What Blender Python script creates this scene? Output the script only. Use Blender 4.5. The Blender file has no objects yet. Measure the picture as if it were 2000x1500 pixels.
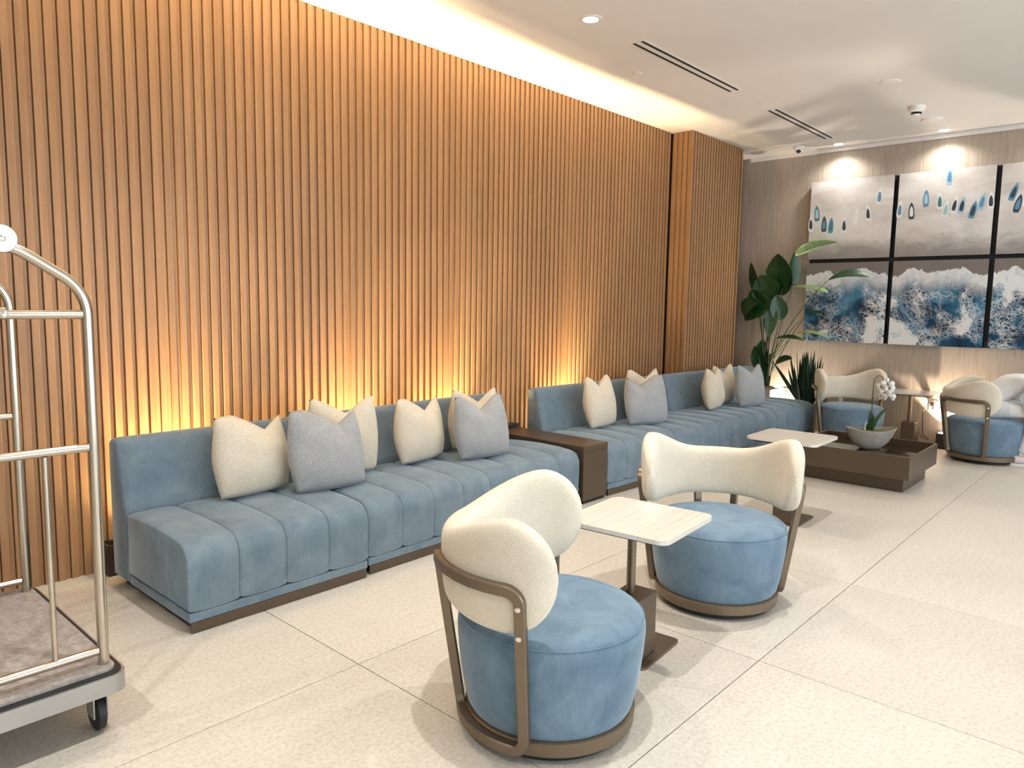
import bpy, bmesh, math, random
from mathutils import Vector, Matrix
random.seed(7)
PI = math.pi
sc = bpy.context.scene
COL = sc.collection

# ------------------------------------------------------------------ camera
cam = bpy.data.cameras.new('camera'); camo = bpy.data.objects.new('camera', cam); COL.objects.link(camo)
cam.sensor_width = 36; cam.lens = 25.632; cam.clip_start = .02
R = Matrix(((0.673401, 0.070286, -0.735929), (-0.739121, 0.084471, -0.668255), (0.015196, 0.993944, 0.108833)))
camo.matrix_world = Matrix.Translation((0, 0, 1.5)) @ R.to_4x4()
sc.camera = camo
# ------------------------------------------------------------------ world, exposure
w = bpy.data.worlds.new('world'); sc.world = w; w.use_nodes = True
w.node_tree.nodes['Background'].inputs[0].default_value = (.80, .90, 1.0, 1)
w.node_tree.nodes['Background'].inputs[1].default_value = 3.6
sc.view_settings.view_transform = 'Standard'; sc.view_settings.look = 'None'
sc.view_settings.gamma = 1; sc.view_settings.use_curve_mapping = False
sc.view_settings.exposure = 0.74
ZC = 3.388          # ceiling height
WY = 4.271          # front plane of the slat wall
XB = 9.10           # back wall
P_DOWN, P_WASH, P_UP, P_FUP = 122, 22, 95, 60      # lamp powers
C_DOWN = (1, .95, .88); C_UP = (1, .74, .40); C_FUP = (1, .82, .66)
DOWN = [(4.08, 3.05), (1.60, 3.05), (-.80, 3.05), (1.60, 1.30), (4.00, 1.30), (-.80, 1.30), (1.60, -.90), (4.00, -.90), (6.40, -.90), (-.80, -.90), (8.2, -.90)]  # first is seen, seating pair read from shadows, the rest unseen and added for fill
WASH = [(8.89, 3.06), (8.89, 1.99), (8.89, .92), (8.89, -.15)]
UPL = [1.72, 2.93, 3.87, 5.35]

# ------------------------------------------------------------------ helpers
def link(o, parent=None):
    COL.objects.link(o)
    if parent is not None: o.parent = parent
    return o
def tag(o, label, cat, group=None):
    o['label'] = label; o['category'] = cat
    if group: o['group'] = group
    return o
def thing(name, label, cat, loc=(0, 0, 0), rz=0, group=None):
    o = bpy.data.objects.new(name, None); o.empty_display_size = .05; link(o)
    o.location = loc; o.rotation_euler = (0, 0, rz)
    return tag(o, label, cat, group)
def copy_tree(o, parent=None):
    c = o.copy(); link(c); c.parent = parent
    for ch in list(o.children): copy_tree(ch, c)
    return c
def obj(name, bm, mat, parent=None, smooth=0, loc=None, rot=None):
    me = bpy.data.meshes.new(name)
    bmesh.ops.recalc_face_normals(bm, faces=bm.faces[:])
    bm.to_mesh(me); bm.free()
    for m in (mat if isinstance(mat, (list, tuple)) else [mat]): me.materials.append(m)
    if smooth:
        me.polygons.foreach_set('use_smooth', [True] * len(me.polygons))
        if smooth < 180: me.set_sharp_from_angle(angle=math.radians(smooth))
    o = link(bpy.data.objects.new(name, me), parent)
    if loc is not None: o.location = loc
    if rot is not None: o.rotation_euler = rot
    return o
def struct(o): o['kind'] = 'structure'; return o
def box(bm, x0, x1, y0, y1, z0, z1, bev=0, seg=2):
    v = [bm.verts.new((x, y, z)) for x in (x0, x1) for y in (y0, y1) for z in (z0, z1)]
    F = [bm.faces.new([v[i] for i in q]) for q in ((0, 1, 3, 2), (4, 6, 7, 5), (0, 4, 5, 1), (2, 3, 7, 6), (0, 2, 6, 4), (1, 5, 7, 3))]
    if bev:
        ed = list({e for f in F for e in f.edges})
        bmesh.ops.bevel(bm, geom=ed, offset=bev, segments=seg, profile=.5, affect='EDGES')
    return bm
def B(*a, **k): return box(bmesh.new(), *a, **k)
def prism(pts, z0, z1, bm=None):
    bm = bm or bmesh.new()
    lo = [bm.verts.new((x, y, z0)) for x, y in pts]; hi = [bm.verts.new((x, y, z1)) for x, y in pts]
    n = len(pts); bm.faces.new(lo[::-1]); bm.faces.new(hi)
    for i in range(n): bm.faces.new((lo[i], lo[(i + 1) % n], hi[(i + 1) % n], hi[i]))
    return bm
def rrect(x0, x1, y0, y1, r, n=6):
    P = []
    for cx, cy, a in ((x1 - r, y1 - r, 0), (x0 + r, y1 - r, 90), (x0 + r, y0 + r, 180), (x1 - r, y0 + r, 270)):
        for i in range(n + 1):
            t = math.radians(a + 90 * i / n); P.append((cx + r * math.cos(t), cy + r * math.sin(t)))
    return P
def lathe(prof, n=48, bm=None, sx=1, sy=1, c=(0, 0)):
    bm = bm or bmesh.new(); rings = []
    for r, z in prof:
        if r < 1e-5: rings.append([bm.verts.new((c[0], c[1], z))])
        else: rings.append([bm.verts.new((c[0] + sx * r * math.cos(2 * PI * i / n), c[1] + sy * r * math.sin(2 * PI * i / n), z)) for i in range(n)])
    for a, b in zip(rings, rings[1:]):
        for i in range(n):
            j = (i + 1) % n
            if len(a) == 1 and len(b) == 1: continue
            if len(a) == 1: bm.faces.new((a[0], b[j], b[i]))
            elif len(b) == 1: bm.faces.new((a[i], a[j], b[0]))
            else: bm.faces.new((a[i], a[j], b[j], b[i]))
    for g in (rings[0], rings[-1]):
        if len(g) > 1: bm.faces.new(g)
    return bm
def fillet(pts, r, n=6):
    out = [Vector(pts[0])]
    for a, b, c in zip(pts, pts[1:], pts[2:]):
        a, b, c = Vector(a), Vector(b), Vector(c)
        d1 = (a - b); d2 = (c - b); q = min(r, d1.length * .45, d2.length * .45)
        p1 = b + d1.normalized() * q; p2 = b + d2.normalized() * q
        for i in range(n + 1):
            t = i / n; out.append(p1 * (1 - t) ** 2 + b * 2 * t * (1 - t) + p2 * t * t)
    out.append(Vector(pts[-1])); return out
def tube(pts, rad, n=10, bm=None, closed=False):
    bm = bm or bmesh.new(); pts = [Vector(p) for p in pts]; rings = []; m = len(pts); ref = None
    for i, p in enumerate(pts):
        t = (pts[(i + 1) % m] - pts[i - 1]) if closed else (pts[min(i + 1, m - 1)] - pts[max(i - 1, 0)])
        t.normalize()
        if ref is None: ref = Vector((0, 0, 1)) if abs(t.z) < .9 else Vector((1, 0, 0))
        s = ref - t * ref.dot(t); s.normalize(); b = t.cross(s); ref = s
        r = rad[i] if isinstance(rad, (list, tuple)) else rad
        rings.append([bm.verts.new(p + r * (math.cos(2 * PI * k / n) * s + math.sin(2 * PI * k / n) * b)) for k in range(n)])
    for i in range(m if closed else m - 1):
        a, b = rings[i], rings[(i + 1) % m]
        for k in range(n): bm.faces.new((a[k], a[(k + 1) % n], b[(k + 1) % n], b[k]))
    if not closed: bm.faces.new(rings[0]); bm.faces.new(rings[-1])
    return bm
def grid(fn, nu, nv, closeu=False, bm=None):
    bm = bm or bmesh.new()
    V = [[bm.verts.new(fn(i / nu, j / nv)) for j in range(nv + 1)] for i in range(nu if closeu else nu + 1)]
    for i in range(nu):
        for j in range(nv):
            a, b = V[i], V[(i + 1) % len(V)]
            bm.faces.new((a[j], b[j], b[j + 1], a[j + 1]))
    return bm
def sm(a, b, x):
    t = max(0, min(1, (x - a) / (b - a))); return t * t * (3 - 2 * t)

# ------------------------------------------------------------------ materials
class NT:
    def __init__(s, name, rough=.5, metal=0, **kw):
        s.m = bpy.data.materials.new(name); s.m.use_nodes = True; s.t = s.m.node_tree; s.b = s.t.nodes['Principled BSDF']
        s.b.inputs['Roughness'].default_value = rough; s.b.inputs['Metallic'].default_value = metal
        for k, v in kw.items(): s.b.inputs[k.replace('_', ' ')].default_value = v
    def n(s, ty, **kw):
        x = s.t.nodes.new(ty)
        for k, v in kw.items():
            if k in x.inputs: x.inputs[k].default_value = v
            else: setattr(x, k, v)
        return x
    def l(s, a, b): s.t.links.new(a, b)
    def coord(s, scale=(1, 1, 1), kind='Object', loc=(0, 0, 0)):
        mp = s.n('ShaderNodeMapping'); mp.inputs['Scale'].default_value = scale; mp.inputs['Location'].default_value = loc
        if kind == 'World': s.l(s.n('ShaderNodeNewGeometry').outputs['Position'], mp.inputs[0])
        else: s.l(s.n('ShaderNodeTexCoord').outputs[kind], mp.inputs[0])
        return mp.outputs[0]
    def noise(s, vec, scale, detail=4, rough=.55, dist=0):
        x = s.n('ShaderNodeTexNoise', Scale=scale, Detail=detail, Roughness=rough, Distortion=dist); s.l(vec, x.inputs['Vector']); return x.outputs['Fac']
    def ramp(s, fac, stops):
        r = s.n('ShaderNodeValToRGB'); e = r.color_ramp.elements
        while len(e) < len(stops): e.new(.5)
        for q, (p, c) in zip(e, stops): q.position = p; q.color = (*c, 1) if len(c) == 3 else c
        s.l(fac, r.inputs[0]); return r.outputs[0]
    def mix(s, fac, a, b, mode='MIX'):
        x = s.n('ShaderNodeMix', data_type='RGBA', blend_type=mode)
        for v, i in ((fac, 0), (a, 6), (b, 7)):
            if hasattr(v, 'links'): s.l(v, x.inputs[i])
            else: x.inputs[i].default_value = v if i == 0 else (*v, 1)
        return x.outputs[2]
    def math(s, op, a, b=0.):
        x = s.n('ShaderNodeMath', operation=op)
        for i, v in enumerate((a, b)):
            if hasattr(v, 'links'): s.l(v, x.inputs[i])
            else: x.inputs[i].default_value = v
        return x.outputs[0]
    def col(s, c):
        if hasattr(c, 'links'): s.l(c, s.b.inputs['Base Color'])
        else: s.b.inputs['Base Color'].default_value = (*c, 1)
        return s
    def bump(s, h, strength=.2, dist=.01):
        x = s.n('ShaderNodeBump', Strength=strength, Distance=dist); s.l(h, x.inputs['Height']); s.l(x.outputs[0], s.b.inputs['Normal']); return s
    def rnd(s): return s.n('ShaderNodeObjectInfo').outputs['Random']
def plain(name, c, rough=.5, metal=0, var=.06, scale=30, **kw):
    t = NT(name, rough, metal, **kw); v = t.coord(); f = t.noise(v, scale)
    d = tuple(max(0, x * (1 - var)) for x in c); e = tuple(min(1, x * (1 + var)) for x in c)
    return t.col(t.ramp(f, [(.3, d), (.7, e)])).m
M = {}
def wood():
    t = NT('slat_wood', .38, Specular_IOR_Level=.35); v = t.coord((22, 22, .8), 'World'); f = t.noise(v, 2.2, 6, .6, .4)
    f2 = t.noise(t.coord((90, 90, 3), 'World'), 3, 3)
    c = t.ramp(f, [(.25, (.29, .148, .066)), (.55, (.375, .205, .098)), (.8, (.44, .252, .128))])
    c = t.mix(.25, c, t.ramp(f2, [(.3, (.25, .125, .055)), (.7, (.45, .26, .13))]))
    r = t.n('ShaderNodeHueSaturation'); t.l(c, r.inputs['Color'])
    t.l(t.math('MULTIPLY_ADD', t.rnd(), .12), r.inputs['Value']); r.inputs['Value'].links[0].from_node.inputs[2].default_value = .94
    return t.col(r.outputs[0]).bump(f2, .08, .003).m
M['wood'] = wood()
M['groove'] = plain('groove_dark', (.020, .010, .006), .8)
def tile():
    t = NT('floor_tile', .42, Specular_IOR_Level=.4)
    v = t.coord((1, 1, 1), 'World'); f = t.noise(v, 1.6, 6, .6)
    g = t.noise(t.coord((2.2, 14, 1), 'World'), 2.4, 5, .6, .3); s = t.noise(v, 60, 4, .7)
    p = t.noise(v, 23, 5, .75)
    c = t.ramp(f, [(.3, (.50, .465, .405)), (.7, (.60, .565, .50))])
    c = t.mix(.35, c, t.ramp(g, [(.3, (.47, .435, .375)), (.65, (.63, .60, .535))]))
    c = t.mix(t.ramp(p, [(.64, (0, 0, 0)), (.76, (.55, .55, .55))]), c, (.36, .325, .27))
    c = t.mix(.42, c, t.ramp(s, [(.36, (.36, .33, .28)), (.56, (.63, .595, .53))]))
    r = t.n('ShaderNodeHueSaturation'); t.l(c, r.inputs['Color'])
    q = t.math('MULTIPLY_ADD', t.rnd(), .08); q.node.inputs[2].default_value = .96; t.l(q, r.inputs['Value'])
    t.l(t.ramp(f, [(.3, (.36,) * 3), (.7, (.5,) * 3)]), t.b.inputs['Roughness'])
    return t.col(r.outputs[0]).bump(s, .05, .003).m
M['tile'] = tile()
M['grout'] = plain('grout', (.16, .14, .11), .8)
M['ceil'] = plain('ceiling_paint', (.80, .775, .74), .7, 0, .015, 2)
M['white'] = plain('white_paint', (.82, .80, .77), .5, 0, .02)
M['plaster'] = plain('plaster', (.62, .58, .52), .7, 0, .04, 3)
def paper():
    t = NT('wallpaper', .45, Specular_IOR_Level=.4); f = t.noise(t.coord((1, 55, .9), 'World'), 2.4, 5, .65)
    f2 = t.noise(t.coord((1, 140, 2), 'World'), 2, 3)
    c = t.ramp(f, [(.3, (.28, .23, .18)), (.5, (.44, .375, .305)), (.72, (.56, .495, .42))])
    c = t.mix(.35, c, t.ramp(f2, [(.3, (.24, .19, .145)), (.7, (.54, .475, .40))]))
    return t.col(c).bump(f2, .1, .002).m
M['paper'] = paper()
def velvet(name, a, b):
    t = NT(name, .75, Sheen_Weight=.55, Sheen_Roughness=.35, Specular_IOR_Level=.2)
    t.b.inputs['Sheen Tint'].default_value = (.75, .88, 1, 1)
    f = t.noise(t.coord((1, 1, 1), 'World'), 7, 4, .6, .6); g = t.noise(t.coord((1, 1, .25), 'World'), 90, 3)
    c = t.mix(.25, t.ramp(f, [(.32, a), (.68, b)]), t.ramp(g, [(.3, a), (.7, b)]))
    return t.col(c).bump(g, .06, .002).m
M['velvet'] = velvet('blue_velvet', (.125, .178, .232), (.205, .268, .312))
M['velvet_chair'] = velvet('blue_velvet_chair', (.092, .150, .215), (.172, .252, .325))
def weave(name, a, b, sc_=140):
    t = NT(name, .85, Sheen_Weight=.25, Specular_IOR_Level=.15); v = t.coord()
    f = t.noise(v, sc_, 3, .7); h = t.noise(v, 6, 3)
    c = t.mix(.35, t.ramp(f, [(.35, a), (.65, b)]), t.ramp(h, [(.3, a), (.7, b)]))
    return t.col(c).bump(f, .25, .002).m
M['cream'] = weave('cream_boucle', (.60, .54, .43), (.74, .68, .57))
M['cushc'] = weave('cream_linen', (.60, .53, .41), (.75, .68, .56), 90)
M['cushg'] = weave('grey_linen', (.28, .29, .30), (.42, .43, .44), 90)
M['bronze'] = plain('bronze_metal', (.20, .155, .11), .36, .75, .05, 14)
M['bronze_paint'] = plain('bronze_lacquer', (.105, .074, .050), .38, .35, .05, 6)
M['black'] = plain('black_rubber', (.012, .012, .013), .55)
M['darkbox'] = plain('dark_plinth', (.030, .020, .016), .5)
M['bolt'] = plain('bright_bolt', (.75, .74, .72), .25, 1)
M['steel'] = plain('brushed_steel', (.55, .49, .41), .24, 1, .06, 8)
M['alu'] = plain('grey_bumper', (.40, .40, .39), .35, .7, .06, 8)
def carpet():
    t = NT('deck_carpet', .95); v = t.coord((1, 1, 1)); f = t.noise(v, 55, 4, .7); g = t.noise(t.coord((3, 1, 1)), 12, 4, .7)
    c = t.mix(.5, t.ramp(f, [(.3, (.16, .14, .13)), (.7, (.42, .385, .36))]), t.ramp(g, [(.3, (.17, .15, .14)), (.7, (.38, .35, .33))]))
    return t.col(c).bump(f, .5, .006).m
M['carpet'] = carpet()
def marble():
    t = NT('marble', .16, Specular_IOR_Level=.5); f = t.noise(t.coord((.5, 22, 1)), 1.6, 4, .5, .15)
    return t.col(t.ramp(f, [(.28, (.50, .46, .39)), (.40, (.62, .585, .525)), (.55, (.65, .62, .565)), (.63, (.55, .51, .45)), (.70, (.65, .62, .565))])).m
M['marble'] = marble()
M['smoke_glass'] = plain('smoked_glass', (.055, .040, .028), .06, .3, .02, 3, Specular_IOR_Level=.9)
M['concrete'] = plain('concrete', (.40, .375, .33), .75, 0, .12, 14)
M['stone'] = plain('bowl_stone', (.34, .315, .27), .55, 0, .15, 9)
M['moss'] = plain('moss', (.16, .17, .045), .9, 0, .5, 50)
M['pebble'] = plain('bark_mulch', (.28, .20, .15), .9, 0, .4, 60)
def leafm(name, a, b, rough=.35):
    t = NT(name, rough); f = t.noise(t.coord((1, 12, 1)), 3, 3); t.col(t.ramp(f, [(.3, a), (.7, b)]))
    t.b.inputs['Transmission Weight'].default_value = 0
    t.b.inputs['Subsurface Weight'].default_value = .0
    return t.m
M['leaf'] = leafm('leaf_dark', (.006, .038, .013), (.018, .078, .022))
M['leaf_uplit'] = leafm('leaf_uplit', (.26, .42, .14), (.42, .58, .28))  # paler copy of the leaf green puts the uplight into the colour
M['blade'] = leafm('snake_leaf', (.008, .030, .014), (.022, .060, .026))
M['stem'] = plain('stem_green', (.055, .075, .030), .5)
M['stembrown'] = plain('orchid_stem', (.05, .055, .02), .5)
M['petal'] = plain('orchid_petal', (.86, .84, .80), .5, 0, .03)
M['outlet'] = plain('outlet_plate', (.62, .52, .42), .4)
M['art_edge'] = plain('art_edge_black', (.010, .012, .016), .5)
M['grille'] = plain('slot_black', (.006, .006, .006), .8)
def emis(name, c, s):
    t = NT(name, .4); t.col((.8, .8, .8)); t.b.inputs['Emission Color'].default_value = (*c, 1); t.b.inputs['Emission Strength'].default_value = s; return t.m
M['lens'] = emis('lamp_lens', (1, .93, .82), 14)
M['uplens'] = emis('uplight_lens', (1, .74, .40), 20)
def sand():
    t = NT('beach_print', .22, Specular_IOR_Level=.35); v = t.coord((1, 1, 1), 'World')
    f = t.noise(t.coord((1, .8, 1.7), 'World'), 2.0, 5, .6, .5); d = t.noise(t.coord((1, 1.1, 2.4), 'World'), 3.0, 5, .6, .8)
    z = t.n('ShaderNodeSeparateXYZ'); t.l(v, z.inputs[0])
    zz = t.math('MULTIPLY_ADD', d, .28); t.l(z.outputs[2], zz.node.inputs[2])
    c = t.ramp(f, [(.3, (.48, .44, .41)), (.55, (.66, .635, .615)), (.75, (.74, .73, .72))])
    wet = t.ramp(t.math('MULTIPLY', t.math('SUBTRACT', zz, 2.17), 2.2), [(.0, (1, 1, 1)), (.32, (.75, .75, .75)), (.62, (0, 0, 0))])
    return t.col(t.mix(wet, c, (.235, .215, .205))).m
M['sand'] = sand()
def sea():
    t = NT('sea_print', .22, Specular_IOR_Level=.35); v = t.coord((1, 1, 1), 'World', (0, .37, .2))
    warp = t.n('ShaderNodeTexNoise', Scale=2.6, Detail=3); t.l(v, warp.inputs['Vector'])
    vv = t.n('ShaderNodeVectorMath', operation='MULTIPLY_ADD'); t.l(warp.outputs['Color'], vv.inputs[0]); vv.inputs[1].default_value = (.35, .35, .35); t.l(v, vv.inputs[2])
    def web(scale, w_):
        q = t.n('ShaderNodeTexVoronoi', Scale=scale, feature='DISTANCE_TO_EDGE'); t.l(vv.outputs[0], q.inputs['Vector'])
        return t.ramp(q.outputs['Distance'], [(0, (1, 1, 1)), (w_, (0, 0, 0))])
    web1 = web(13, .10); web2 = web(30, .15)
    big = t.noise(vv.outputs[0], 2.9, 4, .55); fine = t.noise(vv.outputs[0], 30, 4, .8)
    sep = t.n('ShaderNodeSeparateXYZ'); t.l(t.n('ShaderNodeNewGeometry').outputs['Position'], sep.inputs[0])
    edge = t.noise(t.coord((0, 1, 0), 'World', (0, .2, 0)), 3.2, 6, .6)
    # metres below the wandering shore line
    below = t.math('SUBTRACT', t.math('MULTIPLY_ADD', edge, .42), sep.outputs[2]); below.node.inputs[0].links[0].from_node.inputs[2].default_value = 1.72
    water = t.ramp(t.noise(vv.outputs[0], 3.4, 4), [(.36, (.004, .022, .050)), (.5, (.010, .066, .135)), (.64, (.07, .23, .36))])
    amt = t.ramp(big, [(.43, (0, 0, 0)), (.51, (.55,) * 3), (.58, (1, 1, 1))])
    lace = t.math('MAXIMUM', t.math('MULTIPLY', web1, .8), web2)
    foam = t.math('MULTIPLY', lace, amt)
    solid = t.ramp(t.math('MULTIPLY_ADD', fine, .30), [(.705, (0, 0, 0)), (.755, (1, 1, 1))]); t.l(big, solid.node.inputs[0].links[0].from_node.inputs[2])
    shore = t.ramp(below, [(.0, (1, 1, 1)), (.10, (.85,) * 3), (.24, (0, 0, 0))])
    shore = t.math('MULTIPLY', shore, t.math('MULTIPLY_ADD', fine, 1.2)); shore.node.inputs[1].links[0].from_node.inputs[2].default_value = .3
    f = t.math('MINIMUM', t.math('MAXIMUM', t.math('MAXIMUM', foam, t.math('MULTIPLY', solid, .92)), shore), 1.)
    c = t.mix(f, water, (.80, .82, .83))
    onsand = t.ramp(below, [(.0, (1, 1, 1)), (.012, (0, 0, 0))])
    return t.col(t.mix(onsand, c, (.20, .18, .17))).m
M['sea'] = sea()

# ------------------------------------------------------------------ the setting
X0, Y0 = -3.077, -4.795          # far corner of the room behind the camera
fl = struct(obj('floor', B(X0, XB + .1, Y0, 4.36, -.06, -.004), M['grout']))
full = None
xs = [1.723 + 1.2 * k for k in range(-4, 8)]; ys = [1.205 + 1.2 * k for k in range(-5, 4)]
for i in range(len(xs) - 1):
    for j in range(len(ys) - 1):
        x0, x1, y0, y1 = xs[i], min(xs[i + 1], XB), ys[j], min(ys[j + 1], 4.32)
        if x0 > XB - .05: continue
        g = .002
        if x1 - x0 > 1.19 and y1 - y0 > 1.19:
            if full is None: full = obj('tile', B(g, 1.2 - g, g, 1.2 - g, -.012, 0, bev=.0012, seg=1), M['tile'], fl); o = full
            else: o = link(full.copy(), fl)
            o.location = (x0, y0, 0)
        else:
            o = obj('tile', B(g, x1 - x0 - g, g, y1 - y0 - g, -.012, 0, bev=.0012, seg=1), M['tile'], fl, loc=(x0, y0, 0))
struct(obj('ceiling', B(X0, XB + .1, Y0, 4.40, ZC, ZC + .1), M['ceil']))
wl = struct(obj('wall_left', B(X0, XB + .1, WY + .028, 4.40, 0, ZC), M['groove']))
# one slat: faceted convex batten, open groove between neighbours
PITCH = .0622
prof = [(0, .030), (0, .0015), (.0015, 0), (.0335, 0), (.035, .0015), (.035, .012), (.0585, .012), (.0585, .030)]     # rib and recessed fillet
slat0 = None
def add_slats(parent, x, y, rz=0, flip=1):
    global slat0
    if slat0 is None:
        slat0 = obj('slat', prism([(a, b) for a, b in prof], 0, ZC, None), M['wood'], parent, smooth=20); o = slat0
    else: o = link(slat0.copy(), parent)
    o.location = (x, y, 0); o.rotation_euler = (0, 0, rz); o.scale = (flip, 1, 1)
x = 1.0907 + .0036 - PITCH * 42
while x < 7.235:
    add_slats(wl, x, WY); x += PITCH
x = 8.56
while x < 9.04:
    add_slats(wl, x, WY); x += PITCH
wp = struct(obj('wall_pier', B(7.285, 8.472, 4.05, WY + .03, 0, ZC), M['groove']))
x = 7.26
while x < 8.44:
    add_slats(wp, x, 4.022); x += PITCH
for k in range(4): add_slats(wp, 7.257, 4.0205 + PITCH * k, -PI / 2, -1)
for k in range(4): add_slats(wp, 8.50, 4.025 + PITCH * k, PI / 2)
struct(obj('wall_back', B(XB, XB + .1, Y0, 4.40, 0, ZC), M['paper']))
struct(obj('trim_1', B(XB - .03, XB, Y0, 4.2, ZC - .045, ZC, bev=.003), M['white']))
struct(obj('wall_front', B(X0 - .1, X0, Y0, 4.40, 0, ZC), M['plaster']))
# unseen side behind the photographer: piers and lintel, tall openings added for daylight fill
bm = bmesh.new()
for a, b in ((X0, -2.6), (-.2, .3), (2.7, 3.2), (5.6, 6.1), (8.5, XB + .1)): box(bm, a, b, Y0 - .2, Y0, 0, ZC)
box(bm, X0, XB + .1, Y0 - .2, Y0, 2.8, ZC); box(bm, X0, XB + .1, Y0 - .2, Y0, 0, .25)
struct(obj('wall_right', bm, M['plaster']))

# ------------------------------------------------------------------ ceiling fittings
def spot(name, parent, loc, power, col, size, blend, rad, rot=(0, 0, 0)):
    l = bpy.data.lights.new(name, 'SPOT'); l.energy = power; l.color = col; l.spot_size = math.radians(size); l.spot_blend = blend; l.shadow_soft_size = rad
    o = link(bpy.data.objects.new(name, l), parent); o.location = loc; o.rotation_euler = rot; return o
dl0 = None
def downlight(x, y, label, group, power, size=96, blend=.6):
    global dl0
    if dl0 is None:
        t = dl0 = thing('downlight', label, 'downlight', (x, y, ZC), 0, group)
        obj('trim_ring', lathe([(.050, -.001), (.052, -.006), (.072, -.005), (.076, 0), (.050, 0)], 32), M['white'], t, 40)
        obj('lens', lathe([(0, -.003), (.050, -.003), (.050, -.0005), (0, -.0005)], 32), M['lens'], t)
    else:
        t = dl0.copy(); link(t); tag(t, label, 'downlight', group); t.location = (x, y, ZC)
        for ch in dl0.children:
            if ch.type == 'MESH': link(ch.copy(), t)
    spot('lamp', t, (0, 0, -.02), power, C_DOWN, size, blend, .035)
for i, (x, y) in enumerate(DOWN):
    downlight(x, y, 'round recessed downlight before the long slot vent beside the slat wall' if i == 0 else 'unseen round recessed downlight over the open tiled floor before the drum chairs',
              'ceiling downlights over the seating', P_DOWN * (.40 if y > 3 else .45 if y < 0 else 1))
for (x, y), lb in zip(WASH, ('recessed downlight beside the dome camera above the first column of prints', 'recessed downlight above the middle column of prints',
                             'recessed downlight above the column of prints furthest from the slat wall', 'recessed downlight above the bare end of the papered wall')):
    downlight(x, y, lb, 'downlights washing the back wall', P_WASH, 140, .8)
def slotvent(x0, x1, label):
    t = thing('slot_diffuser', label, 'air vent', ((x0 + x1) / 2, 3.042, ZC), 0, 'linear slot vents in the ceiling')
    h = (x1 - x0) / 2
    obj('frame', B(-h - .03, h + .03, -.062, .062, -.004, 0, bev=.001, seg=1), M['ceil'], t)
    for s in (-1, 1): obj('slot', B(-h, h, s * .034 - .011, s * .034 + .011, -.0055, -.0035), M['grille'], t)
slotvent(4.64, 6.18, 'long black double-slot vent next to the glowing downlight')
slotvent(6.99, 8.52, 'long black double-slot vent towards the dome camera and back wall')
def disc(name, x, y, r, h, label, cat, mat, ring=True):
    t = thing(name, label, cat, (x, y, ZC))
    obj('cover', lathe([(0, -h), (r * .8, -h), (r * .93, -h * .75), (r * .95, 0), (0, 0)], 32), mat, t, 40)
    if ring: obj('rim', lathe([(r * .95, 0), (r * .95, -h * .45), (r, -h * .35), (r * 1.03, 0)], 32), M['white'], t, 40)
disc('sprinkler_cover', 5.25, 3.44, .045, .006, 'small flat white sprinkler cover between slat wall and first slot vent', 'sprinkler cover', M['ceil'])
disc('sprinkler_cover', 6.69, 3.02, .045, .004, 'small flat white sprinkler cover between the two slot vents', 'sprinkler cover', M['ceil'])
disc('ceiling_speaker', 6.77, 1.945, .085, .008, 'flush white round ceiling speaker away from the vents', 'speaker', M['ceil'])
disc('access_disc', 8.32, 1.98, .10, .016, 'white round disc between smoke detector and back wall', 'ceiling disc', M['white'])
t = thing('smoke_detector', 'bulbous grey-white smoke detector with dark slotted tip on ceiling', 'smoke detector', (7.72, 1.97, ZC))
obj('body', lathe([(0, -.055), (.05, -.055), (.072, -.03), (.076, 0), (0, 0)], 32), M['white'], t, 50)
obj('vent_band', lathe([(.034, -.055), (.046, -.058), (.040, -.072), (.034, -.072)], 32), M['grille'], t, 40)
obj('tip', lathe([(0, -.088), (.02, -.086), (.036, -.072), (0, -.072)], 32), M['white'], t, 60)
t = thing('dome_camera', 'white dome security camera with black eye beside second slot vent', 'camera', (8.77, 3.47, ZC))
obj('housing', lathe([(0, -.03), (.05, -.03), (.062, -.02), (.065, 0), (0, 0)], 32), M['white'], t, 40)
o = obj('dome', lathe([(.046 * math.cos(a), -.03 - .046 * math.sin(a)) for a in [i * PI / 16 for i in range(9)]] + [(0, -.03)], 24), M['white'], t, 60)
obj('eye', lathe([(0, -.016), (.017, -.010), (.026, 0), (0, 0)], 20), M['black'], o, 60, loc=(-.026, -.012, -.055), rot=(0, .95, .4))

# ------------------------------------------------------------------ uplights
M['up_can'] = M['darkbox']
box_t = thing('light_trough', 'low dark brown trough on the floor behind the sofa along slat wall', 'light trough', (2.84, 4.20, 0))
obj('rear_side', B(-1.48, 1.48, .055, .067, 0, .17), M['darkbox'], box_t)
obj('front_side', B(-1.48, 1.48, -.047, -.035, 0, .17), M['darkbox'], box_t)
obj('bottom', B(-1.48, 1.48, -.035, .055, 0, .02), M['darkbox'], box_t)
for s in (-1.474, 1.474): obj('end_cap', B(s - .006, s + .006, -.035, .055, .02, .17), M['darkbox'], box_t)
for i, x in enumerate(UPL):
    z0 = .021 if i < 3 else 0
    t = thing('uplight', ('small can uplight behind the sofa end nearest the luggage cart', 'small can uplight behind the middle of the three-part sofa',
                          'small can uplight behind the three-part sofa near the console', 'small can uplight behind the four-part sofa near the console')[i], 'uplight', (x, 4.205, z0), 0, 'uplights behind the sofas')
    obj('can', lathe([(0, 0), (.030, 0), (.034, .004), (.034, .09), (.028, .092), (.028, .080), (0, .080)], 24), M['black'], t, 40)
    obj('lens', lathe([(0, .0805), (.027, .0805), (.027, .084), (0, .084)], 24), M['uplens'], t)
    spot('lamp', t, (0, 0, .10), P_UP * 4.5, C_UP, 66, .75, .02, (PI, 0, 0))
    spot('lamp_spill', t, (0, 0, .10), P_UP, C_UP, 130, .6, .02, (PI, 0, 0))
t = thing('floor_uplight', 'small uplight behind the potted plants against papered wall', 'uplight', (9.0, 3.50, 0))
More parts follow.
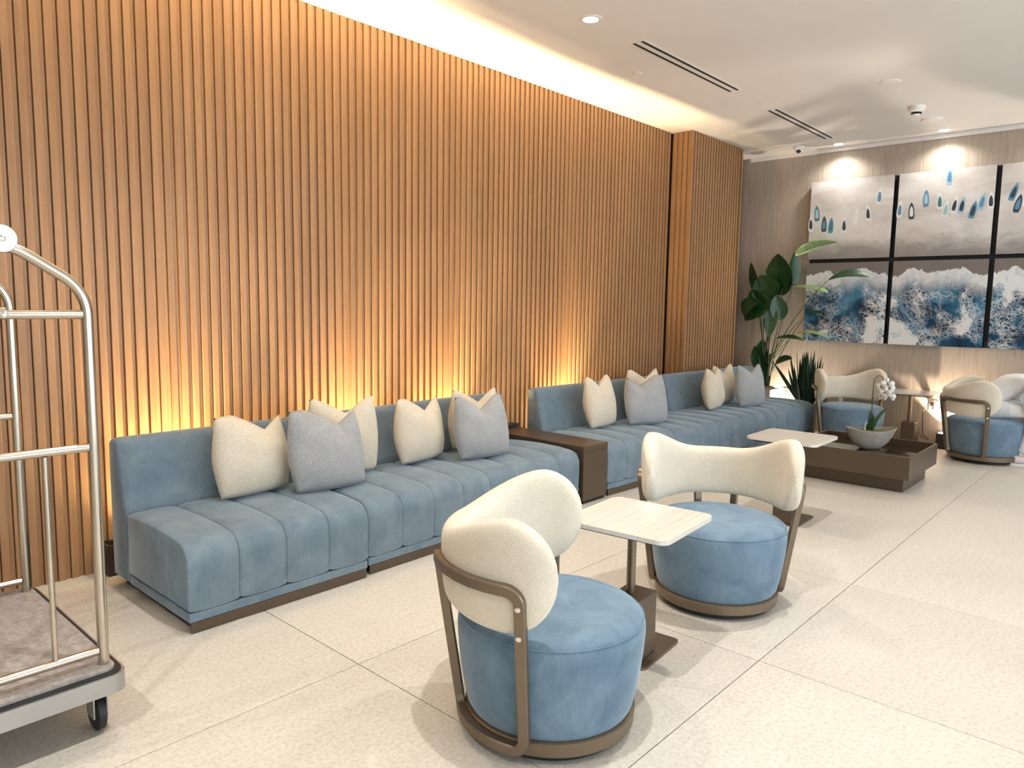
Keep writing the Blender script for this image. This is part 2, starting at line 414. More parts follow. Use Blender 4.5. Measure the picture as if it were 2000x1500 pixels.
obj('can', lathe([(0, 0), (.05, 0), (.055, .006), (.055, .15), (.047, .152), (.047, .135), (0, .135)], 24), M['black'], t, 40)
obj('lens', lathe([(0, .1355), (.046, .1355), (.046, .14), (0, .14)], 24), M['lens'], t)
spot('lamp', t, (0, 0, .16), P_FUP * 1.4, C_FUP, 105, .25, .02, (PI, 0, 0))
t = thing('box_uplight', 'black box uplight on floor between far side table and chair', 'uplight', (9.0, 1.80, 0))
obj('housing', B(-.06, .06, -.055, .055, 0, .17, bev=.01), M['black'], t)
obj('lens', B(-.04, .04, -.038, .038, .1695, .172), M['lens'], t)
spot('lamp', t, (0, 0, .18), P_FUP * 1.3, C_FUP, 95, .25, .02, (PI, 0, 0))

# ------------------------------------------------------------------ sofas
SW = .985
def strip(profile, x0, x1, d=.012, nu=8, pw=5):
    """profile (y,z) loop extruded along x, edges pulled in like stuffed upholstery"""
    bm = bmesh.new(); n = len(profile); P = [Vector((0, a, b)) for a, b in profile]; N = []
    for i in range(n):
        t = (P[(i + 1) % n] - P[i - 1]).normalized(); N.append(Vector((0, t.z, -t.y)))
    area = sum(P[i].y * P[(i + 1) % n].z - P[(i + 1) % n].y * P[i].z for i in range(n))
    if area < 0: N = [-q for q in N]
    us = [-1, -.985, -.94, -.85, -.6, 0, .6, .85, .94, .985, 1]
    rows = []
    for u in us:
        k = d * abs(u) ** pw if abs(u) < 1 else d * 1.25
        rows.append([bm.verts.new((x0 + (x1 - x0) * (u + 1) / 2, *(P[i] - N[i] * k)[1:])) for i in range(n)])
    for a, b in zip(rows, rows[1:]):
        for i in range(n): bm.faces.new((a[i], a[(i + 1) % n], b[(i + 1) % n], b[i]))
    bm.faces.new(rows[0]); bm.faces.new(rows[-1]); return bm
def arc(cx, cz, r, a0, a1, n=6): return [(cx + r * math.cos(math.radians(a0 + (a1 - a0) * i / n)), cz + r * math.sin(math.radians(a0 + (a1 - a0) * i / n))) for i in range(n + 1)]
seat_prof = [(.012, .098), (.004, .14), (.0, .22), (.0, .30)] + arc(.105, .318, .105, 178, 95, 7) + [(.20, .432), (.38, .436), (.56, .430), (.69, .420), (.695, .30), (.695, .10)]
back_prof = [(.70, .052), (.70, .40), (.715, .46), (.750, .60), (.775, .71)] + arc(.825, .742, .042, 168, 95, 4) + arc(.868, .742, .042, 85, 5, 4) + [(.912, .62), (.91, .40), (.905, .052)]
S0 = None
def sofa_module(x, y, rz, label, group):
    global S0
    if S0 is not None:
        t = copy_tree(S0); t.location = (x, y, 0); t.rotation_euler = (0, 0, rz); return tag(t, label, 'sofa module', group)
    t = S0 = thing('sofa_module', label, 'sofa module', (x, y, 0), rz, group)
    cw = SW / 4
    for k in range(4): obj('seat_channel', strip(seat_prof, k * cw + .0005, (k + 1) * cw - .0005, .014), M['velvet'], t, 50)
    obj('backrest', strip(back_prof, .002, SW - .002, .016, pw=40), M['velvet'], t, 50)
    obj('base_band', B(.004, SW - .004, .012, .69, .052, .096, bev=.006), M['velvet'], t)
    obj('plinth', B(.05, SW - .05, .020, .86, 0, .0515), M['darkbox'], t)
    obj('toe_strip', B(.012, SW - .012, .014, .0195, .004, .0515), M['bronze_paint'], t)
    return t
g1, g2 = 'modules of the sofa beside the luggage cart', 'modules of the sofa towards the plants'
for k, (x, y, a, lb) in enumerate([(1.352, 3.147, .004, 'end module nearest the luggage cart of the three-part blue velvet sofa'),
                                   (2.352, 3.172, .020, 'middle module of the three-part blue velvet sofa'),
                                   (3.343, 3.200, .020, 'end module of the three-part blue velvet sofa against the bronze console')]):
    sofa_module(x, y, a, lb, g1)
for k, lb in enumerate(['end module of the four-part blue velvet sofa against the bronze console', 'second module from the console of the four-part blue velvet sofa',
                        'third module from the console of the four-part blue velvet sofa', 'end module of the four-part blue velvet sofa beside the plants']):
    sofa_module(4.690 + .990 * k, 3.213 - .040 * k, -.040, lb, g2)
# console between the sofas
t = thing('console_table', 'dark bronze waterfall console wedged between the two blue sofas', 'console table', (4.35, 3.21, 0))
obj('top', B(0, .312, 0, .93, .395, .445, bev=.003, seg=1), M['bronze_paint'], t)
obj('front_panel', B(0, .312, 0, .06, .025, .3945, bev=.003, seg=1), M['bronze_paint'], t)
obj('rear_panel', B(0, .312, .87, .93, .025, .3945, bev=.003, seg=1), M['bronze_paint'], t)
obj('foot', B(.02, .292, .01, .05, 0, .0245), M['black'], t)
obj('foot', B(.02, .292, .88, .92, 0, .0245), M['black'], t)
t = thing('power_block', 'low dark brown block at the wall end of the console', 'power block', (4.51, 4.19, 0))
obj('body', B(-.13, .15, -.04, .04, 0, .46, bev=.004), M['darkbox'], t)
obj('cap', B(-.14, .16, -.045, .045, .4605, .475, bev=.003), M['darkbox'], t)

# ------------------------------------------------------------------ cushions
def cushion_mesh(seed, w, h, T, chop, u0):
    rr = random.Random(seed); n = 26
    ph = [rr.uniform(0, 6.28) for _ in range(4)]
    def pt(u, v, s):
        a, b = u * 2 - 1, v * 2 - 1
        px = w / 2 * a * (.93 + .10 * (1 - b * b)); pz = h / 2 * b * (.96 + .04 * (1 - a * a))
        top = sm(-.25, 1, b); vee = max(0, 1 - abs(a - u0) / (.95 if (a - u0) * u0 < 0 else .75))
        pz -= chop * top * top * vee ** 1.15
        px *= 1 - .05 * top * abs(a)
        e = max(0, (1 - a * a)) ** .55 * max(0, (1 - b * b)) ** .5
        th = T * e * (1 + .16 * (-b)) * (1 - .55 * top * vee ** 2)
        th += .006 * e * math.sin(7 * b + 4 * a + ph[0]) * sm(.2, .9, abs(a) + .3) + .006 * e * math.sin(9 * a - 6 * b + ph[1]) * sm(0, -.9, b)
        return Vector((px, -s * th * .5 - .02 * top, pz + h / 2))
    bm = bmesh.new()
    for s in (1, -1): grid(lambda u, v: pt(u, v, s), n, n, bm=bm)
    bmesh.ops.remove_doubles(bm, verts=bm.verts[:], dist=.0004)
    return bm
CU = [  # x, y of the base, turn, lean, colour, label
    (1.98, 3.70, .10, -.20, 'c', 0.50, .45, 'upright cream cushion with chopped top on the sofa end nearest the luggage cart'),
    (2.33, 3.49, -.12, -.30, 'g', .45, .47, 'grey cushion overlapping two cream ones by the first sofa joint from the luggage cart'),
    (2.60, 3.765, -.28, -.10, 'c', .15, .48, 'cream cushion half hidden behind the grey one by the first sofa joint'),
    (3.20, 3.71, .16, -.18, 'c', .35, .44, 'upright cream cushion by the second sofa joint from the luggage cart'),
    (3.58, 3.49, -.12, -.26, 'g', .05, .44, 'grey cushion on the sofa module next to the bronze console'),
    (3.79, 3.80, -.12, -.10, 'c', .20, .44, 'cream cushion behind the grey one on the module next to the console'),
    (5.27, 3.68, .10, -.24, 'c', .05, .46, 'cream cushion facing out on the four-part sofa nearest the console'),
    (5.68, 3.48, -.34, -.22, 'g', -.30, .45, 'grey cushion beside two cream ones on the console half of the four-part sofa'),
    (6.03, 3.745, -.20, -.14, 'c', .2, .47, 'cream cushion behind the grey one on the console half of the four-part sofa'),
    (7.10, 3.54, .18, -.18, 'c', .25, .44, 'cream cushion on the plant half of the four-part sofa'),
    (7.54, 3.67, -.05, -.12, 'c', .1, .44, 'cream cushion peeping out between two others on the plant half of the sofa'),
    (7.60, 3.36, -.18, -.20, 'g', .15, .46, 'grey cushion on the plant half of the four-part sofa'),
]
for i, (x, y, rz, lean, c, u0, h, lb) in enumerate(CU):
    t = thing('cushion', lb, 'cushion', (x, y, .436), rz, 'cushions on the sofas')
    obj('cover', cushion_mesh(i, .455, h, .205, .105, u0 - .05), M['cushc' if c == 'c' else 'cushg'], t, 180, rot=(lean, 0, 0))

# ------------------------------------------------------------------ lounge chairs
def frame_loop(a0, a1):
    z0, z1, r = .058, .628, .045
    def Rz(z): return .322 + (.408 - .322) * (z - z0) / (z1 - z0)
    path = []; wd = .36
    s0, s1 = math.radians(a0) * wd, math.radians(a1) * wd
    for px, pz in rrect(s0, s1, z0, z1, r, 5): path.append((px, pz))
    dense = []
    m = len(path)
    for i in range(m):
        p, q = path[i], path[(i + 1) % m]; k = max(1, int(math.hypot(q[0] - p[0], q[1] - p[1]) / .05))
        for j in range(k): dense.append((p[0] + (q[0] - p[0]) * j / k, p[1] + (q[1] - p[1]) * j / k))
    def P(p): a = p[0] / wd; rz = Rz(p[1]); return Vector((math.sin(a) * rz, math.cos(a) * rz, p[1]))
    bm = bmesh.new(); rings = []; n = len(dense)
    for i, p in enumerate(dense):
        a = p[0] / wd; rad = Vector((math.sin(a), math.cos(a), 0))
        tg = (P(dense[(i + 1) % n]) - P(dense[i - 1])).normalized(); rad = (rad - tg * rad.dot(tg)).normalized(); bi = tg.cross(rad)
        hw, ht = .0185, .0165; c = P(p); e = .004
        sec = [(hw - e, ht), (hw, ht - e), (hw, -ht + e), (hw - e, -ht), (-hw + e, -ht), (-hw, -ht + e), (-hw, ht - e), (-hw + e, ht)]
        rings.append([bm.verts.new(c + bi * u + rad * v) for u, v in sec])
    for i in range(n):
        A, Bq = rings[i], rings[(i + 1) % n]
        for k in range(8): bm.faces.new((A[k], A[(k + 1) % 8], Bq[(k + 1) % 8], Bq[k]))
    return bm
def backrest():
    AE = math.radians(101)
    def f(u, v):
        ph = 2 * PI * u; s = (v * 2 - 1); q = abs(s)
        s2 = math.copysign(1 - (1 - q) ** 1.35, s) if q < 1 else s      # crowd sections towards the ends
        q = abs(s2); a = s2 * AE
        hi = .730 + .110 * sm(.15, .80, q); lo = .478 - .012 * sm(.2, .7, q)
        zm, h = (hi + lo) / 2, (hi - lo) / 2
        if q > .70: k = math.sqrt(max(0, 1 - ((q - .70) / .30) ** 2.2))
        else: k = 1
        h *= max(k, .02)
        T = (.050 - .008 * sm(.3, .9, q)) * max(.03, math.sqrt(max(0, 1 - max(0, (q - .86) / .14) ** 2)))
        c, n = math.cos(ph), math.sin(ph)
        dz = math.copysign(abs(n) ** .50, n) * h; dr = math.copysign(abs(c) ** .50, c) * T
        z = zm + dz; r = .340 + dr + .045 * (z - .55) + .014 * q
        return (math.sin(a) * r, math.cos(a) * r, z)
    bm = grid(f, 36, 64, closeu=True)
    bm.verts.ensure_lookup_table()
    bmesh.ops.remove_doubles(bm, verts=bm.verts[:], dist=.0015)
    return bm
def seat_lathe():
    pr = [(0, .086), (.292, .086), (.300, .10), (.310, .14), (.322, .21), (.332, .29), (.337, .355), (.336, .388), (.329, .408), (.314, .424), (.285, .434), (.22, .440), (.12, .443), (0, .444)]
    return lathe(pr, 72)
C0 = None
def chair(x, y, back_az, label):
    global C0
    grp = 'swivel lounge chairs'
    if C0 is not None:
        t = copy_tree(C0); t.location = (x, y, 0); t.rotation_euler = (0, 0, math.radians(back_az - 90)); return tag(t, label, 'chair', grp)
    t = C0 = thing('lounge_chair', label, 'chair', (x, y, 0), math.radians(back_az - 90), grp)
    obj('swivel_base', lathe([(0, 0), (.262, 0), (.274, .006), (.276, .022), (.262, .030), (0, .030)], 64), M['black'], t, 50)
    obj('base_ring', lathe([(.25, .0305), (.296, .0305), (.306, .036), (.308, .080), (.300, .0855), (.25, .0855)], 64), M['bronze'], t, 40)
    s = obj('seat', seat_lathe(), M['velvet_chair'], t, 60)
    obj('piping', tube([(.3295 * math.cos(a), .3295 * math.sin(a), .408) for a in [i * 2 * PI / 72 for i in range(72)]], .0035, 6, closed=True), M['velvet_chair'], s, 180)
    obj('backrest', backrest(), M['cream'], t, 180)
    for sg in (1, -1):
        a, b = (15, 84) if sg > 0 else (-84, -15)
        fr = obj('frame', frame_loop(a, b), M['bronze'], t, 30)
        for z in (.575, .475):
            an = math.radians(sg * 83.5); r = .322 + .086 * (z - .058) / .57 + .0168
            o = obj('bolt', lathe([(0, 0), (.0095, 0), (.0095, .002), (.007, .0036), (0, .004)], 16), M['bolt'], fr, 40)
            o.matrix_local = Matrix.Translation((math.sin(an) * r, math.cos(an) * r, z)) @ Vector((math.sin(an), math.cos(an), -.15)).to_track_quat('Z', 'Y').to_matrix().to_4x4()
    return t
chair(1.975, 1.585, 121, 'cream and blue drum chair by the marble side table, nearest the luggage cart')
chair(3.42, 1.66, 29, 'cream and blue drum chair facing the first one across the marble side table')
chair(8.57, 2.63, 50, 'cream and blue drum chair under the beach pictures behind the orchid bowl')
chair(8.62, 1.355, 107, 'cream and blue drum chair on which the person in white sits')

# ------------------------------------------------------------------ side tables
T0 = None
def side_table(x, y, rz, label):
    global T0
    grp = 'marble topped side tables'
    if T0 is not None:
        t = copy_tree(T0); t.location = (x, y, 0); t.rotation_euler = (0, 0, rz); return tag(t, label, 'side table', grp)
    t = T0 = thing('side_table', label, 'side table', (x, y, 0), rz, grp)
    tp = obj('table_top', prism(rrect(-.24, .24, -.24, .24, .045, 8), .598, .616), M['marble'], t, 40)
    obj('under_plate', prism(rrect(-.215, .215, -.215, .215, .04, 6), .586, .5975), M['black'], tp)
    obj('post', lathe([(0, .285), (.019, .285), (.019, .5855), (0, .5855)], 20), M['bronze'], t, 40, loc=(-.01, .02, 0))
    obj('power_box', B(-.085, .085, -.06, .08, .0125, .2845, bev=.008), M['bronze_paint'], t)
    obj('foot_plate', prism(rrect(-.10, .25, -.10, .14, .025, 5), 0, .012), M['bronze'], t, 40)
    g = bmesh.new(); v = [g.verts.new(p) for p in [(.0855, -.03, .0125), (.15, -.03, .0125), (.0855, -.03, .06), (.0855, -.024, .0125), (.15, -.024, .0125), (.0855, -.024, .06)]]
    for q in ((0, 1, 2), (3, 5, 4), (0, 3, 4, 1), (1, 4, 5, 2), (0, 2, 5, 3)): g.faces.new([v[i] for i in q])
    obj('gusset', g, M['bronze'], t)
    return t
side_table(2.585, 1.615, .09, 'marble topped side table between the two facing drum chairs')
side_table(5.03, 1.92, .02, 'marble topped side table between a drum chair and the coffee table')
side_table(8.83, 2.08, .0, 'marble topped side table against the papered wall between two chairs')

# ------------------------------------------------------------------ coffee table and orchid
t = thing('coffee_table', 'low bronze tray-top coffee table with smoked glass on recessed plinth', 'coffee table', (6.88, 1.985, 0))
hx, hy = .455, .485
obj('plinth', B(-.33, .38, -.42, .39, 0, .1295, bev=.003, seg=1), M['bronze_paint'], t)
obj('tray_floor', B(-hx + .018, hx - .018, -hy + .018, hy - .018, .13, .25), M['bronze_paint'], t)
for a, b, c, d in ((-hx, hx, -hy, -hy + .017), (-hx, hx, hy - .017, hy), (-hx, -hx + .017, -hy + .0175, hy - .0175), (hx - .017, hx, -hy + .0175, hy - .0175)):
    obj('tray_side', B(a, b, c, d, .13, .318, bev=.002, seg=1), M['bronze_paint'], t)
obj('glass_top', B(-hx + .02, hx - .02, -hy + .02, hy - .02, .2505, .262), M['smoke_glass'], t)
t = thing('orchid_bowl', 'white orchid in an oval stone bowl on the coffee table', 'potted orchid', (6.94, 1.955, .262), -.75)
bp = [(0, 0), (.07, 0), (.10, .012), (.15, .06), (.19, .115), (.215, .168), (.207, .172), (.18, .12), (.14, .115), (0, .115)]
bm = lathe(bp, 48, sx=1.08, sy=.62)
for v in bm.verts:
    if v.co.z > .1: v.co.z += .022 * (abs(v.co.x) / .22) ** 2
obj('bowl', bm, M['stone'], t, 50)
rr = random.Random(3)
bm = lathe([(0, .118), (.10, .12), (.165, .118), (.175, .142), (.15, .156), (.08, .165), (0, .166)], 40, sx=1.05, sy=.6)
for v in bm.verts: v.co.z += rr.uniform(-.006, .006)
obj('moss', bm, M['moss'], t, 60)
def leaf(base, mid, tip, width, mat, name, parent, up=(0, 0, 1), n=12, fold=.18, thick=.0015, droop=0, shape=1.0):
    b, m_, e = Vector(base), Vector(mid), Vector(tip)
    def c(s): return b * (1 - s) ** 2 + m_ * 2 * s * (1 - s) + e * s * s
    bm = bmesh.new(); rows = []
    for i in range(n + 1):
        s = i / n; p = c(s); tg = (c(min(1, s + .02)) - c(max(0, s - .02))).normalized()
        sd = tg.cross(Vector(up)).normalized(); nm = sd.cross(tg)
        wv = width / 2 * (math.sin(PI * min(1, s ** .8 * .97 + .03)) ** .75) * shape if i < n else .0008
        rows.append([p + sd * (k * wv) + nm * (fold * abs(k) * wv) for k in (-1, -.55, 0, .55, 1)])
    V = [[bm.verts.new(q) for q in r] for r in rows]; W = [[bm.verts.new(q + Vector((0, 0, -thick)) if k in (0, 4) else q - Vector(up) * thick) for k, q in enumerate(r)] for r in rows]
    for i in range(n):
        for k in range(4):
            bm.faces.new((V[i][k], V[i + 1][k], V[i + 1][k + 1], V[i][k + 1])); bm.faces.new((W[i][k], W[i][k + 1], W[i + 1][k + 1], W[i + 1][k]))
        for k in (0, 4): bm.faces.new((V[i][k], W[i][k], W[i + 1][k], V[i + 1][k]))
    for i in (0, n):
        for k in range(4): bm.faces.new((V[i][k], V[i][k + 1], W[i][k + 1], W[i][k]))
    return obj(name, bm, mat, parent, 60)
o = t
leaf((.02, 0, .16), (.05, -.01, .30), (.135, -.03, .37), .10, M['leaf'], 'leaf', o, up=(-.5, .7, .3))
leaf((.02, 0, .16), (.02, .03, .26), (.04, .10, .33), .07, M['leaf'], 'leaf', o, up=(0, -.9, .4))
leaf((-.02, 0, .16), (-.04, -.03, .22), (-.03, -.08, .27), .05, M['leaf'], 'leaf', o, up=(0, .9, .3))
sp = fillet([(0, 0, .16), (-.004, 0, .42), (.0, .0, .62), (.035, -.01, .665), (.075, -.02, .64), (.09, -.022, .53)], .06, 6)
st = obj('flower_stem', tube(sp, .0035, 8), M['stembrown'], o, 180)
obj('stake', tube([(.006, .006, .15), (.004, .006, .56)], .003, 6), M['stembrown'], o)
obj('clip', tube([(.001, .002, .40), (.0, .002, .46)], .009, 8), M['stembrown'], o)
leaf((-.05, 0, .16), (-.05, 0, .21), (-.047, 0, .255), .018, M['petal'], 'bud_leaf', o, up=(0, 1, .1))
def flower(p, d, r, parent):
    f = bmesh.new(); q = Vector(d).to_track_quat('Z', 'Y')
    def petal(ang, L, wd, tilt):
        c = f.verts.new(Vector(p) + q @ Vector((0, 0, .004))); ring = []
        for i in range(9):
            s = i / 8; a = ang + (s - .5) * wd
            rad = L * math.sin(PI * (.12 + .76 * s)) ** .4
            ring.append(f.verts.new(Vector(p) + q @ Vector((math.cos(a) * rad, math.sin(a) * rad, tilt + .004 * math.sin(s * PI)))))
        for i in range(8): f.faces.new((c, ring[i], ring[i + 1]))
    for k in range(3): petal(PI / 2 + k * 2 * PI / 3, r, .85, -.002)
    for k in (0, PI): petal(k + .15 * (1 if k == 0 else -1), r * 1.05, 1.35, .004)
    fo = obj('flower', f, M['petal'], parent, 60)
    sd = fo.modifiers.new('thick', 'SOLIDIFY'); sd.thickness = .0012
    obj('lip', lathe([(0, 0), (.008, .004), (.005, .014), (0, .016)], 10), M['moss'], fo, 60, loc=Vector(p) + q @ Vector((0, 0, .004)), rot=q.to_euler())
for p, d in [((.055, -.03, .56), (-.8, -.35, .2)), ((.105, -.035, .585), (-.3, -.9, .1)), ((.085, -.045, .51), (-.7, -.6, 0)), ((.125, -.03, .545), (.1, -1, .1)), ((.115, -.05, .475), (-.4, -.8, -.1)), ((.07, -.02, .475), (-.9, -.2, 0)), ((.095, .0, .535), (.3, .9, .1))]:
    flower(p, d, .056, o)

# ------------------------------------------------------------------ plants
t = thing('bird_of_paradise', 'tall bird-of-paradise plant in concrete planter beside the sofa end', 'potted plant', (8.86, 3.80, 0))
bx, by = 8.86, 3.80
obj('planter', prism(rrect(-.17, .17, -.17, .17, .03, 4), 0, .50), M['concrete'], t, 40)
rr = random.Random(5)
bm = lathe([(0, .5005), (.155, .5005), (.150, .515), (.1, .528), (0, .532)], 28)
for v in bm.verts:
    if v.co.z > .505: v.co.z += rr.uniform(-.008, .010)
obj('mulch', bm, M['pebble'], t, 60)
L = [  # base y,z  tip y,z  width  x offset base, tip  pale (uplit colour)  facing
    (3.46, 2.13, 2.95, 2.26, .21, .00, -.10, 1, (.25, .2, 1), .07),
    (3.60, 1.66, 3.67, 2.16, .30, .00, -.05, 0, (-1, .25, .2), .02),
    (3.50, 1.78, 3.50, 2.17, .14, .05, .02, 0, (-.6, -1, .2), .0),
    (3.73, 1.60, 3.86, 1.90, .27, -.03, -.10, 0, (-1, .1, .3), .02),
    (3.72, 1.60, 4.00, 1.34, .26, -.08, -.15, 0, (-1, .1, .5), .05),
    (3.90, 1.66, 3.97, 2.06, .13, -.02, -.12, 0, (-1, .5, .1), .0),
    (3.88, 1.60, 3.98, 1.40, .24, -.12, -.22, 0, (-1, .6, .3), .05),
    (3.05, 1.83, 2.58, 1.86, .17, -.06, -.16, 0, (-.5, .0, 1), .08),
    (3.07, 1.69, 3.50, 1.755, .12, .02, -.02, 1, (-.3, .1, 1), .05),
    (3.70, 1.52, 3.70, 1.14, .13, -.06, -.12, 0, (-1, -.4, .0), .02),
    (3.64, 1.13, 3.28, 1.12, .085, -.03, -.08, 0, (-.4, 0, 1), .05),
    (3.40, 1.20, 2.98, 1.16, .085, -.02, -.10, 1, (-.3, 0, 1), .07),
    (3.62, .83, 3.40, .90, .10, -.05, -.10, 0, (-.7, 0, .8), .03),
    (3.77, .71, 3.88, 1.03, .16, -.05, -.10, 0, (-1, .2, .1), .01),
    (3.86, .80, 3.80, 1.12, .12, .02, -.04, 0, (-1, -.3, .1), .01),
    (3.70, 1.86, 3.86, 2.02, .12, .03, .0, 1, (.2, .1, 1), .04),
    (3.66, 1.72, 3.74, 2.08, .24, .05, .02, 0, (-1, -.3, .2), .02),
    (3.82, 1.48, 3.96, 1.72, .20, -.05, -.12, 0, (-1, .4, .2), .03),
    (3.60, 1.36, 3.66, 1.66, .16, -.02, -.06, 0, (-1, -.5, .1), .02),
    (3.30, 1.42, 3.06, 1.44, .08, -.02, -.06, 0, (-.4, 0, 1), .05),
]
for i, (y0, z0, y1, z1, wd, dx0, dx1, pale, up, rise) in enumerate(L):
    b = Vector((dx0, y0 - by, z0)); e = Vector((dx1, y1 - by, z1))
    root = Vector((rr.uniform(-.06, .06), rr.uniform(-.07, .07), .505))
    mid = root.lerp(b, .6) + Vector((0, (root.y - b.y) * .22, .05))
    lf = leaf(b, b.lerp(e, .5) + Vector((0, 0, rise)), e, wd * (1.1 if pale else 1.3), M['leaf_uplit' if pale else 'leaf'], 'leaf', t, up=up, n=16, fold=.25, thick=.002)
    P = [root * (1 - s) ** 2 + mid * 2 * s * (1 - s) + b * s * s for s in [k / 12 for k in range(13)]]
    obj('stem', tube(P, [.0085 - .0005 * k * .9 for k in range(13)], 7), M['stem'], t, 180)
for k in range(9):
    root = Vector((rr.uniform(-.06, .06), rr.uniform(-.07, .07), .505)); tip = root + Vector((rr.uniform(-.12, .05), rr.uniform(-.10, .12), rr.uniform(.35, .55)))
    leaf(root, root.lerp(tip, .5) + Vector((0, 0, .03)), tip, .085, M['leaf'], 'leaf', t, up=(-1, rr.uniform(-.4, .4), .1), fold=.3)
t = thing('snake_plant', 'dark spiky snake plant in tall pale pot between sofa and chair', 'potted plant', (8.86, 3.24, 0))
obj('planter', lathe([(0, 0), (.10, 0), (.112, .01), (.135, .36), (.137, .37), (.125, .37), (.118, .34), (0, .335)], 36), M['concrete'], t, 40)
obj('soil', lathe([(0, .336), (.119, .336), (.10, .352), (0, .356)], 28), M['pebble'], t, 60)
for k in range(48):
    a = rr.uniform(0, 2 * PI); q = rr.uniform(.01, .09); root = Vector((q * math.cos(a), q * math.sin(a), .352))
    H = rr.uniform(.42, .68) * (1 - .9 * q); out = .5 + 1.2 * rr.random()
    tip = root + Vector((math.cos(a) * q * out * 1.3, math.sin(a) * q * out * 1.4, H))
    leaf(root, root.lerp(tip, .5), tip, rr.uniform(.046, .064), M['blade'], 'blade', t, up=(math.cos(a + rr.uniform(-1, 1)), math.sin(a + rr.uniform(-1, 1)), .05), n=7, fold=.35, thick=.003)
for dy, H in ((.28, .44), (.33, .50), (.20, .33)):
    root = Vector((-.05, .06, .352)); tip = Vector((-.12, .06 + dy, .352 + H))
    leaf(root, root.lerp(tip, .5) + Vector((0, -.03, .0)), tip, .05, M['blade'], 'blade', t, up=(-1, .2, .1), n=8, fold=.3, thick=.003)

# ------------------------------------------------------------------ pictures
XA = 9.01
cols = [(3.382, 2.470), (2.420, 1.507), (1.457, .545)]
rows = [(2.090, 3.000), (1.115, 2.045)]
pos = ['column beside the tall plant', 'middle column', 'column furthest from the slat wall']
paint = {'w': plain('boat_white', (.74, .74, .73), .3), 'b': plain('boat_blue', (.10, .26, .40), .3), 'l': plain('boat_pale_blue', (.33, .52, .64), .3), 'd': plain('boat_dark', (.03, .05, .085), .3), 't': plain('boat_teal', (.05, .20, .24), .3)}
def boat(parent, y, z, Lh, Wd, tilt, hull, deck):
    def shape(sc, zo):
        P = []
        for i in range(9):
            s = i / 8; P.append((Wd / 2 * sc * (1 - s ** 2.2) ** .8 * (.62 + .55 * s ** .5), Lh * sc * (s - .42)))
        P = P + [(-a, b) for a, b in P[-2::-1]]
        bm = bmesh.new(); ca, sa = math.cos(tilt), math.sin(tilt)
        lo = [bm.verts.new((zo, -(a * ca - b * sa), a * sa + b * ca)) for a, b in P]; bm.faces.new(lo); return bm
    h = obj('printed_boat', shape(1, -.0008), paint[hull], parent, loc=(0, y, z))
    obj('printed_deck', shape(.62, -.0014), paint[deck], h)
def tocol(y, z): return y, z
BO = {0: [(3.365, 2.50, 'w', 'd', .05), (3.30, 2.62, 't', 'l', .08), (3.21, 2.49, 'd', 'b', .02), (3.13, 2.47, 'b', 't', -.03), (2.98, 2.465, 'w', 'd', .03), (2.855, 2.555, 'w', 'w', -.12), (2.725, 2.585, 'w', 'd', .13), (2.615, 2.765, 'w', 'b', -.03)],
      1: [(2.395, 2.60, 'w', 'b', -.05), (2.275, 2.575, 'd', 'w', .06), (2.14, 2.70, 'b', 'l', .03), (1.93, 2.915, 'l', 'b', 0), (2.005, 2.66, 'w', 't', .04), (1.945, 2.57, 'w', 'l', -.12), (1.865, 2.61, 'w', 'd', -.16), (1.795, 2.60, 'l', 'd', -.14), (1.69, 2.545, 'b', 'd', -.2), (1.615, 2.625, 'l', 'b', -.2), (1.535, 2.63, 'w', 'd', .05)],
      2: [(1.345, 2.70, 'b', 'd', -.28), (1.30, 2.58, 'd', 'b', -.2), (1.225, 2.63, 'w', 'w', -.2), (1.08, 2.66, 'w', 'b', .1), (.95, 2.56, 'l', 'd', -.1), (.80, 2.63, 'b', 'w', .15), (.66, 2.59, 'w', 'd', -.05)]}
for j, (z0, z1) in enumerate(rows):
    for i, (ya, yb) in enumerate(cols):
        lab = ('beach print with moored boats, upper row, ' if j == 0 else 'foaming blue surf print, lower row, ') + pos[i]
        t = thing('art_panel', lab, 'wall art', (XA, (ya + yb) / 2, z0), 0, 'six wall prints above the far chairs')
        h = (ya - yb) / 2; H = z1 - z0
        obj('box_frame', B(.006, XB - XA - .002, -h, h, 0, H), M['art_edge'], t)
        if i < 2: obj('gap_shade_strip', B(XB - XA - .02, XB - XA - .002, -h - .0249, -h - .0002, 0, H), M['art_edge'], t)  # black strips paint in the shade on the wall between panels
        if i > 0: obj('gap_shade_strip', B(XB - XA - .02, XB - XA - .002, h + .0002, h + .0249, 0, H), M['art_edge'], t)
        if j == 1: obj('gap_shade_strip', B(XB - XA - .02, XB - XA - .002, -h - (.0249 if i < 2 else 0), h + (.0249 if i > 0 else 0), H + .0002, H + .0448), M['art_edge'], t)
        pr = obj('print', B(0, .0055, -h, h, 0, H), M['sand' if j == 0 else 'sea'], t)
        if j == 0:
            for (y, z, a, b, tl) in BO[i]: boat(pr, y - (ya + yb) / 2, z - z0, .185, .070, tl, a, b)

